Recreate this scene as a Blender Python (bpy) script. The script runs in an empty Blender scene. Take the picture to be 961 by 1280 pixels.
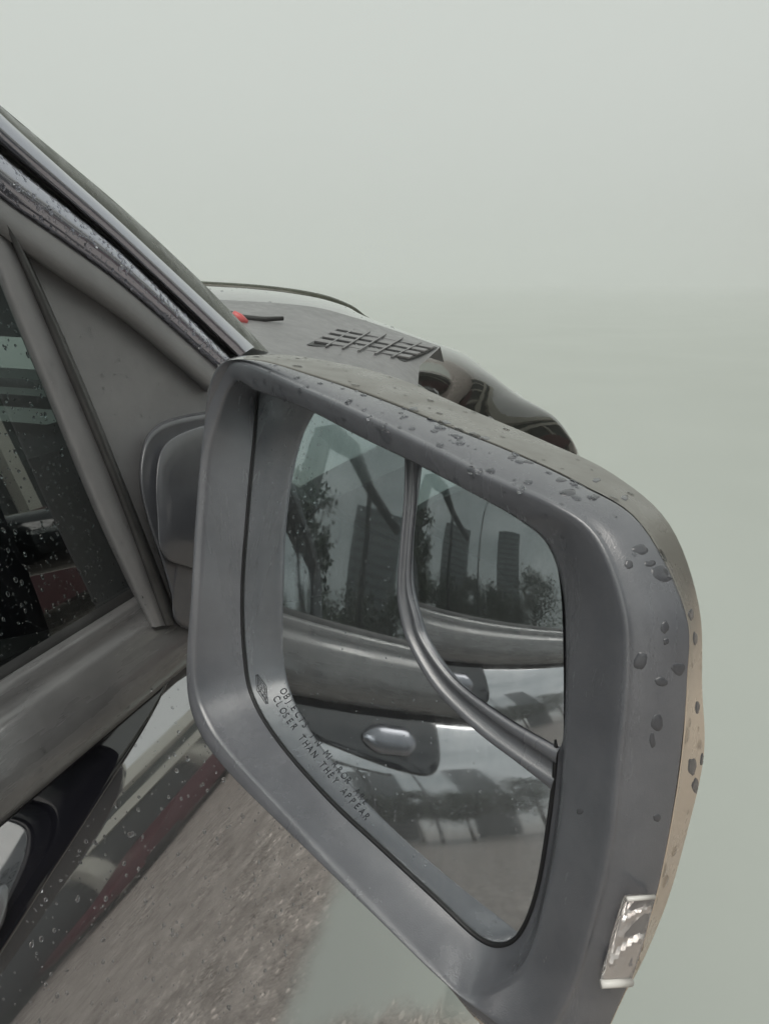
import bpy, bmesh, math, random
import numpy as np
from mathutils import Vector

# ------------------------------------------------------------------ camera
W_, H_, F_ = 961.0, 1280.0, 935.0
YAW, PIT = math.radians(18.1), math.radians(17.2)
CAM = np.array([.34, 0.0, 1.46])
sc = bpy.context.scene
cd = bpy.data.cameras.new('camera'); cam = bpy.data.objects.new('camera', cd)
sc.collection.objects.link(cam); sc.camera = cam
cd.sensor_fit = 'VERTICAL'; cd.sensor_height = 36.0; cd.lens = 36.0 * F_ / H_
cd.clip_start = .01; cd.clip_end = 2000
cam.location = CAM
cam.rotation_euler = (math.pi / 2 - PIT, 0, YAW)

# ------------------------------------------------------------------ world: overcast sky
SUN_EL, SUN_AZ = math.radians(60), math.radians(174)      # azimuth from +Y towards +X
world = bpy.data.worlds.new('World'); sc.world = world; world.use_nodes = True
wn, wl = world.node_tree.nodes, world.node_tree.links
bg = wn['Background']
sky = wn.new('ShaderNodeTexSky'); sky.sky_type = 'NISHITA'; sky.sun_disc = False
sky.sun_elevation = SUN_EL; sky.sun_rotation = SUN_AZ; sky.air_density = 1.0; sky.dust_density = 4.0
hsv = wn.new('ShaderNodeHueSaturation'); hsv.inputs['Saturation'].default_value = .10
wl.new(sky.outputs[0], hsv.inputs['Color'])
tc = wn.new('ShaderNodeTexCoord')
mp = wn.new('ShaderNodeMapping'); mp.inputs['Scale'].default_value = (1, 1, 2.6)
wl.new(tc.outputs['Generated'], mp.inputs[0])
nz = wn.new('ShaderNodeTexNoise'); nz.inputs['Scale'].default_value = 2.6; nz.inputs['Detail'].default_value = 7; nz.inputs['Roughness'].default_value = .52
wl.new(mp.outputs[0], nz.inputs['Vector'])
cr = wn.new('ShaderNodeValToRGB')
cr.color_ramp.elements[0].position = .36; cr.color_ramp.elements[0].color = (3.9, 4.35, 4.2, 1)
cr.color_ramp.elements[1].position = .66; cr.color_ramp.elements[1].color = (7.4, 7.7, 7.4, 1)
wl.new(nz.outputs[0], cr.inputs[0])
# broken cloud behind the truck, an even veil of mist ahead of it
sx = wn.new('ShaderNodeSeparateXYZ'); wl.new(tc.outputs['Generated'], sx.inputs[0])
mr = wn.new('ShaderNodeMapRange'); mr.inputs['From Min'].default_value = -.2; mr.inputs['From Max'].default_value = .55
wl.new(sx.outputs['Y'], mr.inputs['Value'])
veil = wn.new('ShaderNodeMix'); veil.data_type = 'RGBA'; veil.inputs[7].default_value = (5.85, 6.2, 5.80, 1)
wl.new(mr.outputs[0], veil.inputs[0]); wl.new(cr.outputs[0], veil.inputs[6])
mixw = wn.new('ShaderNodeMix'); mixw.data_type = 'RGBA'; mixw.inputs[0].default_value = .86
hzr = wn.new('ShaderNodeMapRange'); hzr.interpolation_type = 'SMOOTHSTEP'; hzr.inputs['From Min'].default_value = -.05; hzr.inputs['From Max'].default_value = .35
hzr.inputs['To Min'].default_value = .86; hzr.inputs['To Max'].default_value = 1.0; wl.new(sx.outputs['Z'], hzr.inputs['Value'])
dim = wn.new('ShaderNodeVectorMath'); dim.operation = 'SCALE'; wl.new(veil.outputs[2], dim.inputs[0]); wl.new(hzr.outputs[0], dim.inputs['Scale'])
wl.new(hsv.outputs[0], mixw.inputs[6]); wl.new(dim.outputs[0], mixw.inputs[7])
wl.new(mixw.outputs[2], bg.inputs[0]); bg.inputs[1].default_value = .10
sd = bpy.data.lights.new('sun', 'SUN'); sd.energy = 1.4; sd.angle = math.radians(40); sd.color = (1, .95, .88)
sun = bpy.data.objects.new('sun', sd); sc.collection.objects.link(sun)
dsun = Vector((math.sin(SUN_AZ) * math.cos(SUN_EL), math.cos(SUN_AZ) * math.cos(SUN_EL), math.sin(SUN_EL)))
sun.rotation_euler = dsun.to_track_quat('Z', 'Y').to_euler(); sun.location = (3, 3, 6)
sc.view_settings.view_transform = 'Standard'; sc.view_settings.look = 'None'
sc.view_settings.exposure = 0.17; sc.view_settings.gamma = 1.0
sc.cycles.max_bounces = 10; sc.cycles.glossy_bounces = 8; sc.cycles.transparent_max_bounces = 12
sc.cycles.sample_clamp_indirect = 8; sc.cycles.volume_bounces = 5

# ------------------------------------------------------------------ sight-line geometry
fw = np.array([-math.sin(YAW) * math.cos(PIT), math.cos(YAW) * math.cos(PIT), -math.sin(PIT)])
rt = np.cross(fw, [0, 0, 1]); rt /= np.linalg.norm(rt); up = np.cross(rt, fw)
def ray(x, y):
    d = fw + rt * (x - W_ / 2) / F_ + up * (H_ / 2 - y) / F_
    return d / np.linalg.norm(d)
LEAN, ZB = .20, 1.205                      # the glasshouse leans inboard above the belt
def side(x, y, off=0.0):
    d = ray(x, y)
    k = math.sqrt(1 + LEAN * LEAN)
    t = (off * k - (CAM[0] + LEAN * (CAM[2] - ZB))) / (d[0] + LEAN * d[2])
    return CAM + d * t
def at_y(x, y, Y):
    d = ray(x, y); return CAM + d * (Y - CAM[1]) / d[1]
def nrm(a, b):
    return np.array([-math.sin(a) * math.cos(b), -math.cos(a) * math.cos(b), math.sin(b)])
PC = CAM + ray(520, 850) * .38
NM = nrm(math.radians(26), math.radians(8.8)); RM = .9
PS = CAM + ray(615, 740) * .345  # replaced below once the main glass is known
NS = nrm(math.radians(28), math.radians(8.4)); RS = .30
def mplane(x, y, h):
    d = ray(x, y); t = ((PC + NM * h - CAM) @ NM) / (d @ NM); return CAM + d * t
def sphere_hit(x, y, P, N, R):
    O = P - N * R; d = ray(x, y); oc = CAM - O; B = oc @ d; c = oc @ oc - R * R
    t = -B - math.sqrt(max(B * B - c, 0)); Q = CAM + d * t
    return Q, (Q - O) / R
def msph(x, y, h):
    q, nq = sphere_hit(x, y, PC, NM, RM); return q + nq * h
PS = msph(612, 745, .0068)
# door skin: x as a function of z, tilt of the skin integrates to the profile
TZ = [(1.152, 49), (1.13, 40), (1.11, 33), (1.09, 26.5), (1.06, 20.5), (1.02, 16.5), (.95, 12.5), (.85, 10), (.7, 8), (.5, 3), (.35, -6)]
def tilt(z):
    zs = [p[0] for p in TZ][::-1]; ts = [p[1] for p in TZ][::-1]
    return float(np.interp(z, zs, ts))
def door_profile(n=60):
    zs = np.linspace(1.152, .35, n) ** 1.0
    x = -.004; out = [(x, zs[0])]
    for a, b in zip(zs[:-1], zs[1:]):
        x += (a - b) * math.tan(math.radians(tilt((a + b) / 2))); out.append((x, b))
    return out
# ------------------------------------------------------------------ END GEOMETRY

def cat(pts, n):
    """smooth curve through pts, resampled to n points"""
    P = [np.array(p, float) for p in pts]
    if len(P) == 2: return [P[0] + (P[1] - P[0]) * t for t in np.linspace(0, 1, n)]
    out = []
    for u in np.linspace(0, len(P) - 1, n):
        i = min(int(u), len(P) - 2); t = u - i
        p0 = P[max(i - 1, 0)]; p1 = P[i]; p2 = P[i + 1]; p3 = P[min(i + 2, len(P) - 1)]
        out.append(.5 * ((2 * p1) + (-p0 + p2) * t + (2 * p0 - 5 * p1 + 4 * p2 - p3) * t * t + (-p0 + 3 * p1 - 3 * p2 + p3) * t ** 3))
    return out
def closed(pts, per):
    P = [np.array(p, float) for p in pts]; n = len(P); out = []
    for i in range(n):
        p0, p1, p2, p3 = P[i - 1], P[i], P[(i + 1) % n], P[(i + 2) % n]
        for k in range(per):
            t = k / per
            out.append(.5 * ((2 * p1) + (-p0 + p2) * t + (2 * p0 - 5 * p1 + 4 * p2 - p3) * t * t + (-p0 + 3 * p1 - 3 * p2 + p3) * t ** 3))
    return out

def link(o, parent=None):
    sc.collection.objects.link(o)
    if parent is not None: o.parent = parent
    return o
def mesh_obj(name, verts, faces, mat, parent=None, smooth=True, sharp=None):
    me = bpy.data.meshes.new(name)
    me.from_pydata([tuple(map(float, v)) for v in verts], [], faces)
    me.update()
    if smooth:
        me.polygons.foreach_set('use_smooth', [True] * len(me.polygons))
        if sharp: me.set_sharp_from_angle(angle=math.radians(sharp))
    if mat: me.materials.append(mat)
    return link(bpy.data.objects.new(name, me), parent)
def grid_faces(rows, n, wrap=False, base=0):
    f = []
    for r in range(rows - 1):
        for i in range(n if wrap else n - 1):
            a = base + r * n + i; b = base + r * n + (i + 1) % n
            f.append((a, b, b + n, a + n))
    return f
def orient(o, toward):
    """make the faces of an open sheet look at a point"""
    me = o.data; s = 0
    for p in me.polygons:
        s += p.area * (Vector(toward) - p.center).normalized().dot(p.normal)
    if s < 0: me.flip_normals()
    return o
def loft(name, rails, mat, parent=None, thick=0.0, sharp=None, toward=None):
    n = len(rails[0]); v = [p for r in rails for p in r]
    o = mesh_obj(name, v, grid_faces(len(rails), n), mat, parent, True, sharp)
    orient(o, toward if toward is not None else CAM)
    if thick:
        m = o.modifiers.new('thickness', 'SOLIDIFY'); m.thickness = thick; m.offset = -1
    return o
def tri_sheet(pts):
    from mathutils.geometry import tessellate_polygon
    return [tuple(t) for t in tessellate_polygon([[Vector(p) for p in pts]])]

# ------------------------------------------------------------------ materials
def mat(name): 
    m = bpy.data.materials.new(name); m.use_nodes = True
    return m, m.node_tree.nodes, m.node_tree.links, m.node_tree.nodes['Principled BSDF']
def coords(n, l, scale=(1, 1, 1), rot=(0, 0, 0)):
    t = n.new('ShaderNodeTexCoord'); m = n.new('ShaderNodeMapping')
    m.inputs['Scale'].default_value = scale; m.inputs['Rotation'].default_value = rot
    l.new(t.outputs['Object'], m.inputs[0]); return m.outputs[0]
def noise(n, l, vec, scale, detail=4, rough=.55):
    t = n.new('ShaderNodeTexNoise'); t.inputs['Scale'].default_value = scale
    t.inputs['Detail'].default_value = detail; t.inputs['Roughness'].default_value = rough
    l.new(vec, t.inputs['Vector']); return t.outputs[0]
def ramp(n, l, fac, stops):
    r = n.new('ShaderNodeValToRGB'); e = r.color_ramp.elements
    while len(e) < len(stops): e.new(.5)
    for i, (p, c) in enumerate(stops):
        e[i].position = p; e[i].color = (*c, 1) if not isinstance(c, (int, float)) else (c, c, c, 1)
    l.new(fac, r.inputs[0]); return r.outputs[0]
def bump(n, l, h, bsdf, strength, dist=.001):
    b = n.new('ShaderNodeBump'); b.inputs['Strength'].default_value = strength; b.inputs['Distance'].default_value = dist
    l.new(h, b.inputs['Height']); l.new(b.outputs[0], bsdf.inputs['Normal'])
def plastic(name, c0, c1, r0, r1, spec=.5, grain=900, streak=False, bstr=.25, metal=0.0, film=False):
    m, n, l, b = mat(name)
    v = coords(n, l, (1, 1, 1))
    big = noise(n, l, v, 22, 6, .6)
    l.new(ramp(n, l, big, [(.3, c0), (.72, c1)]), b.inputs['Base Color'])
    rv = coords(n, l, (1, 1, .12) if streak else (1, 1, 1), (0, math.radians(20), 0))
    if film: rv = coords(n, l, (1, .16, 1.4))
    rn = noise(n, l, rv, 60, 5, .6)
    l.new(ramp(n, l, rn, [(.44, r0), (.54, r1)] if film else [(.35, r0), (.68, r1)]), b.inputs['Roughness'])
    b.inputs['Specular IOR Level'].default_value = spec; b.inputs['Metallic'].default_value = metal
    bump(n, l, noise(n, l, rv if film else v, grain, 3 if film else 2), b, bstr, .0025 if film else .0004)
    return m
M_RIM = plastic('satin_grey_plastic', (.100, .104, .118), (.150, .154, .170), .13, .33, 1.0, 1500, True, .25)
_b = M_RIM.node_tree.nodes['Principled BSDF']; _b.inputs['Coat Weight'].default_value = .45; _b.inputs['Coat Roughness'].default_value = .22
def cover_mat():
    # beige skirt, greyer towards the crown of the cover
    m, n, l, b = mat('graded_cover_paint')
    t = n.new('ShaderNodeTexCoord'); x = n.new('ShaderNodeSeparateXYZ'); l.new(t.outputs['Object'], x.inputs[0])
    nz_ = noise(n, l, t.outputs['Object'], 14, 5)
    ad = n.new('ShaderNodeMath'); ad.operation = 'MULTIPLY_ADD'; ad.inputs[1].default_value = .05; l.new(nz_, ad.inputs[0]); l.new(x.outputs['Z'], ad.inputs[2])
    mr_ = n.new('ShaderNodeMapRange'); mr_.inputs['From Min'].default_value = 1.325; mr_.inputs['From Max'].default_value = 1.375; l.new(ad.outputs[0], mr_.inputs['Value'])
    l.new(ramp(n, l, mr_.outputs[0], [(0, (.62, .52, .42)), (1, (.17, .165, .15))]), b.inputs['Base Color'])
    l.new(ramp(n, l, noise(n, l, t.outputs['Object'], 40, 4), [(.35, .22), (.7, .42)]), b.inputs['Roughness'])
    bump(n, l, noise(n, l, t.outputs['Object'], 600, 2), b, .2, .0004)
    return m
M_COVER = cover_mat()
M_SHELL = plastic('cover_paint_dull_pewter', (.235, .215, .19), (.36, .325, .28), .30, .5, .8, 500, False, .25, .35)
M_SAIL = plastic('grained_grey_plastic', (.172, .172, .176), (.215, .214, .218), .30, .48, .8, 2200, False, .6)
M_BELT = plastic('weathered_rubber_trim', (.105, .104, .106), (.150, .149, .150), .10, .36, .9, 85, True, .14, film=True)
M_OLIVE = plastic('dark_olive_seal', (.030, .033, .020), (.055, .058, .038), .12, .4, .35, 700)
M_GAP = plastic('glass_gap_dark', (.012, .012, .013), (.02, .02, .022), .4, .6, .4, 900)
M_RUB = plastic('black_rubber', (.022, .022, .022), (.05, .05, .05), .3, .5, .6, 900)
M_ARM = plastic('arm_cover_plastic', (.065, .068, .078), (.085, .088, .098), .14, .26, .9, 1200, False, .12)

def paint(name, col, metal, rough, ripple=.03, coat=1.7):
    m, n, l, b = mat(name)
    v = coords(n, l, (1, 1, 1))
    b.inputs['Base Color'].default_value = (*col, 1); b.inputs['Metallic'].default_value = metal
    r = noise(n, l, coords(n, l, (1, .25, 1)), 45, 6, .65)
    l.new(ramp(n, l, r, [(.38, rough), (.75, rough + .09)]), b.inputs['Roughness'])
    b.inputs['Coat Weight'].default_value = 1; b.inputs['Coat Roughness'].default_value = .015; b.inputs['Coat IOR'].default_value = coat
    bump(n, l, noise(n, l, coords(n, l, (1, .35, 1)), 28, 2), b, ripple, .002)
    return m
M_PAINT = paint('wet_black_pearl_paint', (.46, .46, .475), .9, .02)
M_HOOD = paint('black_hood_paint', (.010, .010, .008), .0, .03, .35, 1.4)
M_PILLAR = paint('pillar_paint', (.42, .43, .50), .8, .13, .05)

def glass_tint():
    m, n, l, b = mat('tinted_window_glass'); n.remove(b)
    out = [x for x in n if x.type == 'OUTPUT_MATERIAL'][0]
    g = n.new('ShaderNodeBsdfGlossy'); g.inputs['Roughness'].default_value = .012; g.inputs['Color'].default_value = (.90, .95, .95, 1)
    t = n.new('ShaderNodeBsdfTransparent'); t.inputs['Color'].default_value = (.30, .37, .36, 1)
    mx = n.new('ShaderNodeMixShader'); lw = n.new('ShaderNodeFresnel'); lw.inputs['IOR'].default_value = 3.2
    l.new(lw.outputs[0], mx.inputs[0]); l.new(t.outputs[0], mx.inputs[1]); l.new(g.outputs[0], mx.inputs[2]); l.new(mx.outputs[0], out.inputs[0])
    return m
M_GLASS = glass_tint()
M_CAP = paint('black_cap_paint', (.012, .012, .016), .0, .05, .05, 1.45)
def mirror_mat():
    m, n, l, b = mat('silvered_mirror_glass')
    b.inputs['Metallic'].default_value = .975
    v = coords(n, l, (1, 1, 1))
    film = noise(n, l, coords(n, l, (1, 1, .1), (0, math.radians(62), 0)), 90, 7, .7)
    l.new(ramp(n, l, film, [(.3, (.74, .78, .80)), (.75, (.86, .89, .90))]), b.inputs['Base Color'])
    l.new(ramp(n, l, film, [(.35, .012), (.75, .075)]), b.inputs['Roughness'])
    return m
M_MIRROR = mirror_mat()
def water():
    m, n, l, b = mat('rain_water')
    b.inputs['Base Color'].default_value = (.97, .98, 1, 1); b.inputs['Roughness'].default_value = 0
    b.inputs['Transmission Weight'].default_value = 1; b.inputs['IOR'].default_value = 1.33
    return m
M_WATER = water()
def plain(name, c, r=.6, metal=0.0, vary=.0, emi=None):
    m, n, l, b = mat(name)
    b.inputs['Roughness'].default_value = r; b.inputs['Metallic'].default_value = metal
    v = coords(n, l); nn = noise(n, l, v, 3, 5)
    l.new(ramp(n, l, nn, [(.3, tuple(x * (1 - vary) for x in c)), (.7, tuple(min(1, x * (1 + vary)) for x in c))]), b.inputs['Base Color'])
    return m

# ------------------------------------------------------------------ ground
def sheet(name, pts, z, m, kind='structure'):
    o = mesh_obj(name, [(x, y, z) for x, y in pts], [tuple(range(len(pts)))], m, smooth=False)
    o['kind'] = kind; return o
def ground_mat():
    m, n, l, b = mat('pale_wet_concrete')
    v = coords(n, l); f = noise(n, l, v, .35, 3)
    l.new(ramp(n, l, f, [(.3, (.385, .415, .385)), (.7, (.415, .445, .415))]), b.inputs['Base Color'])
    b.inputs['Roughness'].default_value = .8
    return m
def asphalt_mat():
    m, n, l, b = mat('wet_brown_grey_asphalt')
    v = coords(n, l, (1, 1, 1)); f = noise(n, l, v, 5, 8, .75)
    vo = n.new('ShaderNodeTexVoronoi'); vo.inputs['Scale'].default_value = 75; l.new(v, vo.inputs['Vector'])
    c1 = ramp(n, l, f, [(.36, (.27, .24, .22)), (.66, (.58, .535, .50))])
    c2 = ramp(n, l, vo.outputs['Color'], [(.0, (.45, .43, .42)), (.82, (1.0, .98, .95)), (.93, (2.2, 2.15, 2.1))])
    mu = n.new('ShaderNodeMix'); mu.data_type = 'RGBA'; mu.blend_type = 'MULTIPLY'; mu.inputs[0].default_value = .85
    l.new(c1, mu.inputs[6]); l.new(c2, mu.inputs[7]); l.new(mu.outputs[2], b.inputs['Base Color'])
    l.new(ramp(n, l, noise(n, l, v, 9, 3), [(.4, .12), (.6, .6)]), b.inputs['Roughness'])
    bump(n, l, vo.outputs['Distance'], b, .8, .01)
    return m
def merged_ground():
    """brown wet asphalt round the truck that gives way to a pale worn apron ahead of it"""
    m = asphalt_mat(); n, l = m.node_tree.nodes, m.node_tree.links; b = n['Principled BSDF']
    t = n.new('ShaderNodeTexCoord'); x = n.new('ShaderNodeSeparateXYZ'); l.new(t.outputs['Object'], x.inputs[0])
    def mth(op, a, b_=None, c=None):
        q = n.new('ShaderNodeMath'); q.operation = op
        for k, val in enumerate((a, b_, c)):
            if val is None: continue
            if isinstance(val, (int, float)): q.inputs[k].default_value = val
            else: l.new(val, q.inputs[k])
        return q.outputs[0]
    def smooth(val, a, c):
        q = n.new('ShaderNodeMapRange'); q.interpolation_type = 'SMOOTHSTEP'; q.inputs['From Min'].default_value = a; q.inputs['From Max'].default_value = c
        l.new(val, q.inputs['Value']); return q.outputs[0]
    wob = mth('MULTIPLY_ADD', noise(n, l, t.outputs['Object'], 6, 6), .16, -.08)
    e1 = mth('ADD', mth('SUBTRACT', x.outputs['X'], mth('MULTIPLY_ADD', x.outputs['Y'], .175, .565)), wob)
    e2 = mth('ADD', mth('SUBTRACT', 1.185, x.outputs['Y']), wob)
    mask = mth('MAXIMUM', smooth(e1, .0, .16), smooth(e2, -.03, .08))
    old = b.inputs['Base Color'].links[0].from_socket
    f = noise(n, l, t.outputs['Object'], .35, 3)
    pale = ramp(n, l, f, [(.3, (.395, .425, .395)), (.7, (.425, .455, .425))])
    mx = n.new('ShaderNodeMix'); mx.data_type = 'RGBA'; l.new(mask, mx.inputs[0]); l.new(pale, mx.inputs[6]); l.new(old, mx.inputs[7]); l.new(mx.outputs[2], b.inputs['Base Color'])
    orr = b.inputs['Roughness'].links[0].from_socket
    mr2 = n.new('ShaderNodeMix'); l.new(mask, mr2.inputs[0]); mr2.inputs[2].default_value = .8; l.new(orr, mr2.inputs[3]); l.new(mr2.outputs[0], b.inputs['Roughness'])
    bp = b.inputs['Normal'].links[0].from_node; l.new(mth('MULTIPLY', mask, .8), bp.inputs['Strength'])
    return m
sheet('ground', [(-299, -299), (299, -299), (299, 299), (-299, 299)], 0.0, merged_ground())

# ------------------------------------------------------------------ pickup truck
truck = bpy.data.objects.new('pickup_truck', None); link(truck)
truck['label'] = 'black pickup truck beaded with rain, seen along its front passenger door towards the hood'
truck['category'] = 'pickup truck'

# door skin
prof = door_profile(70)
ys = [-2.2, -1.2, -.85] + list(np.linspace(-.8, .95, 30))
v = [(x, y, z) for (x, z) in prof for y in ys]
door = orient(mesh_obj('door', v, grid_faces(len(prof), len(ys)), M_PAINT, truck), (3, 0, 1))
m_ = door.modifiers.new('thickness', 'SOLIDIFY'); m_.thickness = .012; m_.offset = -1
v = [(x + .03 * min(1, (y - .955) * 2.5), y, z) for (x, z) in prof for y in np.linspace(.955, 2.2, 14)]
fender = orient(mesh_obj('fender', v, grid_faces(len(prof), 14), M_PAINT, truck), (3, 1, 1))
m_ = fender.modifiers.new('thickness', 'SOLIDIFY'); m_.thickness = .01; m_.offset = -1

# belt moulding: long rail with a stepped section (x, z) running along the car
def along(name, section, y0, y1, m, parent, ny=24, wob=0.0, seed=1):
    rnd = random.Random(seed); n = len(section); v = []
    yy = np.linspace(y0, y1, ny)
    for y in yy:
        for (x, z) in section: v.append((x, y, z))
    o = mesh_obj(name, v, grid_faces(ny, n), m, parent, True, 50)
    orient(o, (3, (y0 + y1) / 2, 1.5)); return o
belt = along('belt_moulding', [(-.016, 1.222), (-.010, 1.2225), (-.007, 1.220), (-.006, 1.213), (-.004, 1.208), (.000, 1.2065), (.003, 1.203), (.006, 1.196), (.012, 1.185), (.0155, 1.174), (.016, 1.163), (.014, 1.156), (.009, 1.152), (-.004, 1.150)], -2.2, .62, M_BELT, door, 40)
# gloss black panel and pale bar, added for the dark shape under the belt
def doorpt(y, z, off=.0):
    i_ = int(np.clip((1.152 - z) / (1.152 - .35) * 69, 0, 68)); (x0_, z0_), (x1_, z1_) = prof[i_], prof[i_ + 1]
    f_ = (z - z0_) / (z1_ - z0_); x_ = x0_ + (x1_ - x0_) * f_; tl = math.radians(tilt(z))
    return np.array([x_ + off * math.cos(tl), y, z + off * math.sin(tl)])
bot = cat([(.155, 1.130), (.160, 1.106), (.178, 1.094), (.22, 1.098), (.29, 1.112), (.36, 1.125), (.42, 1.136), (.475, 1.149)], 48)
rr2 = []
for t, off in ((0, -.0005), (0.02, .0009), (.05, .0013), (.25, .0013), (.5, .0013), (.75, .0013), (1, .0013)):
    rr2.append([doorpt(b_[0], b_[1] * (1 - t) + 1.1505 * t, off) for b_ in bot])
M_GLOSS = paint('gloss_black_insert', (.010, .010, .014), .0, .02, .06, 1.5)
rec = loft('gloss_panel', rr2, M_GLOSS, door, toward=(3, .3, 2))
M_PALE_BAR = plain('pale_bar_metal', (.24, .245, .27), .22, .7)
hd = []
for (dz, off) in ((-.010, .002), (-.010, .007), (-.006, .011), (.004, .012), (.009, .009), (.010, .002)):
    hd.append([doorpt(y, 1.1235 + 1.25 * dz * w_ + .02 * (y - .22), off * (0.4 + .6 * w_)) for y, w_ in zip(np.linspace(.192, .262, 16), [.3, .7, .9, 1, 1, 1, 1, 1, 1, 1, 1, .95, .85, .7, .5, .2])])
loft('pale_bar', hd, M_PALE_BAR, door, toward=(3, .3, 2))
lipr = along('wiper_lip', [(-.0285, 1.222), (-.026, 1.2265), (-.021, 1.2275), (-.018, 1.224), (-.017, 1.2215)], -2.2, .56, M_RUB, door, 40)

def sidestrip(name, rails, m, parent, n=40, sharp=None):
    """rails: list of (pixel points, height above the leaning side plane)"""
    R = [[side(p[0], p[1], h) for p in cat(r, n)] for r, h in rails]
    return loft(name, R, m, parent, sharp=sharp)

# window glass (front door), on the leaning plane, carried back over the whole side
def lean(y, z, off=0.0):
    k = math.sqrt(1 + LEAN ** 2)
    return (-(z - ZB) * LEAN + off * k, y, z)
bar_t, bar_b = side(0, 330, -.012), side(190, 782, -.012)
gl = [lean(-1.9, 1.20, -.016), lean(bar_b[1] + .01, 1.20, -.016)]
zz = np.linspace(1.21, 1.80, 12)
def bar_y(z): return bar_b[1] + (bar_t[1] - bar_b[1]) * (z - bar_b[2]) / (bar_t[2] - bar_b[2])
rows = []
for z in zz: rows.append([lean(y, z, -.016) for y in np.linspace(-1.0, bar_y(z) + .004, 24)])
win = loft('window_glass', rows, M_GLASS, door, toward=(3, 0, 1.4))

# sail panel (black triangle that carries the mirror)
sail_px = [(10, 288), (60, 322), (150, 386), (210, 436), (262, 482), (330, 545), (330, 790), (225, 790), (170, 690), (110, 555), (60, 430)]
sv = [side(x, y, .0) for x, y in sail_px]
sail = mesh_obj('sail_panel', sv, tri_sheet(sv), M_SAIL, door, False); orient(sail, CAM)
m_ = sail.modifiers.new('thickness', 'SOLIDIFY'); m_.thickness = .012; m_.offset = -1
# division bar between glass and sail panel
barrail = [
    ([(-30, 262), (0, 355), (60, 500), (120, 645), (186, 785)], -.020),
    ([(-30, 250), (0, 340), (62, 490), (124, 640), (190, 784)], .004),
    ([(-28, 244), (4, 330), (68, 488), (130, 640), (195, 784)], .0075),
    ([(-24, 240), (12, 318), (80, 480), (142, 632), (203, 782)], .008),
    ([(-20, 236), (18, 312), (90, 472), (150, 625), (209, 782)], .006),
]
bar = sidestrip('division_bar', barrail, M_SAIL, door)
bead = [
    ([(-10, 270), (14, 308), (82, 470), (146, 622), (204, 782)], .003),
    ([(-8, 268), (17, 303), (88, 466), (150, 618), (210, 782)], .011),
    ([(-4, 268), (22, 303), (94, 466), (157, 620), (216, 781)], .0125),
    ([(0, 268), (27, 307), (100, 470), (164, 628), (222, 780)], .009),
    ([(2, 268), (31, 311), (104, 474), (168, 632), (226, 780)], -.002),
]
sidestrip('bar_seal', bead, M_RUB, door)

# A pillar and its mouldings
frame = sidestrip('window_frame', [
    ([(-60, 240), (0, 296), (80, 352), (160, 408), (258, 492)], -.006),
    ([(-60, 236), (0, 291), (80, 346), (160, 401), (260, 486)], .010),
    ([(-60, 214), (0, 270), (80, 328), (160, 385), (264, 478)], .013),
    ([(-60, 196), (0, 250), (80, 307), (160, 366), (272, 468)], .012),
    ([(-60, 190), (0, 244), (80, 300), (160, 360), (278, 462)], .004)], M_SAIL, door)
pillar = sidestrip('a_pillar', [
    ([(-60, 194), (0, 246), (80, 302), (160, 362), (280, 468)], .006),
    ([(-60, 186), (0, 240), (80, 297), (160, 357), (282, 463)], .012),
    ([(-60, 160), (0, 215), (80, 277), (160, 340), (284, 458)], .0155),
    ([(-60, 140), (0, 198), (80, 262), (160, 328), (288, 452)], .0155),
    ([(-60, 134), (0, 192), (80, 257), (160, 324), (290, 450)], .012)], M_PILLAR, truck)
sidestrip('drip_channel', [
    ([(-60, 134), (0, 192), (80, 257), (160, 324), (290, 450)], .012),
    ([(-60, 128), (0, 187), (80, 253), (160, 321), (292, 448)], -.006),
    ([(-60, 122), (0, 181), (80, 249), (160, 318), (296, 447)], -.006),
    ([(-60, 119), (0, 178), (80, 246), (160, 315), (298, 445)], .012)], M_RUB, pillar)
sidestrip('pillar_moulding', [
    ([(-60, 119), (0, 179), (80, 247), (160, 316), (298, 446)], .009),
    ([(-60, 112), (0, 172), (80, 241), (160, 311), (302, 444)], .0130),
    ([(-60, 96), (0, 157), (80, 228), (160, 299), (308, 440)], .0142),
    ([(-60, 84), (0, 146), (80, 218), (160, 290), (314, 436)], .0130),
    ([(-60, 78), (0, 141), (80, 214), (160, 286), (318, 434)], .009)], M_PILLAR, pillar)
sidestrip('windshield_seal', [
    ([(-60, 80), (0, 142), (80, 215), (160, 287), (318, 436)], .006),
    ([(-60, 74), (0, 137), (80, 207), (160, 276), (270, 380), (326, 438)], .004),
    ([(-60, 66), (0, 131), (80, 198), (160, 266), (262, 362), (336, 440)], -.012)], M_OLIVE, pillar)

# roof, far side, cabin floor and seats so that the windows look into a dark cab
M_CAB = plain('dark_cabin_trim', (.018, .019, .022), .6)
M_BEIGE = plain('plain_beige', (.30, .29, .265), .6, 0, .08)
cabv = [(-.02, -2.0, 1.10), (-.02, .62, 1.10), (-1.75, .62, 1.10), (-1.75, -2.0, 1.10),
        (-.20, -2.0, 1.84), (-.20, -.25, 1.84), (-1.6, -.25, 1.84), (-1.6, -2.0, 1.84)]
cabin = mesh_obj('cabin_shell', cabv, [(0, 1, 2, 3), (2, 3, 7, 6), (0, 3, 7, 4), (4, 5, 6, 7), (1, 2, 6, 5)], M_CAB, truck, False)
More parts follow.
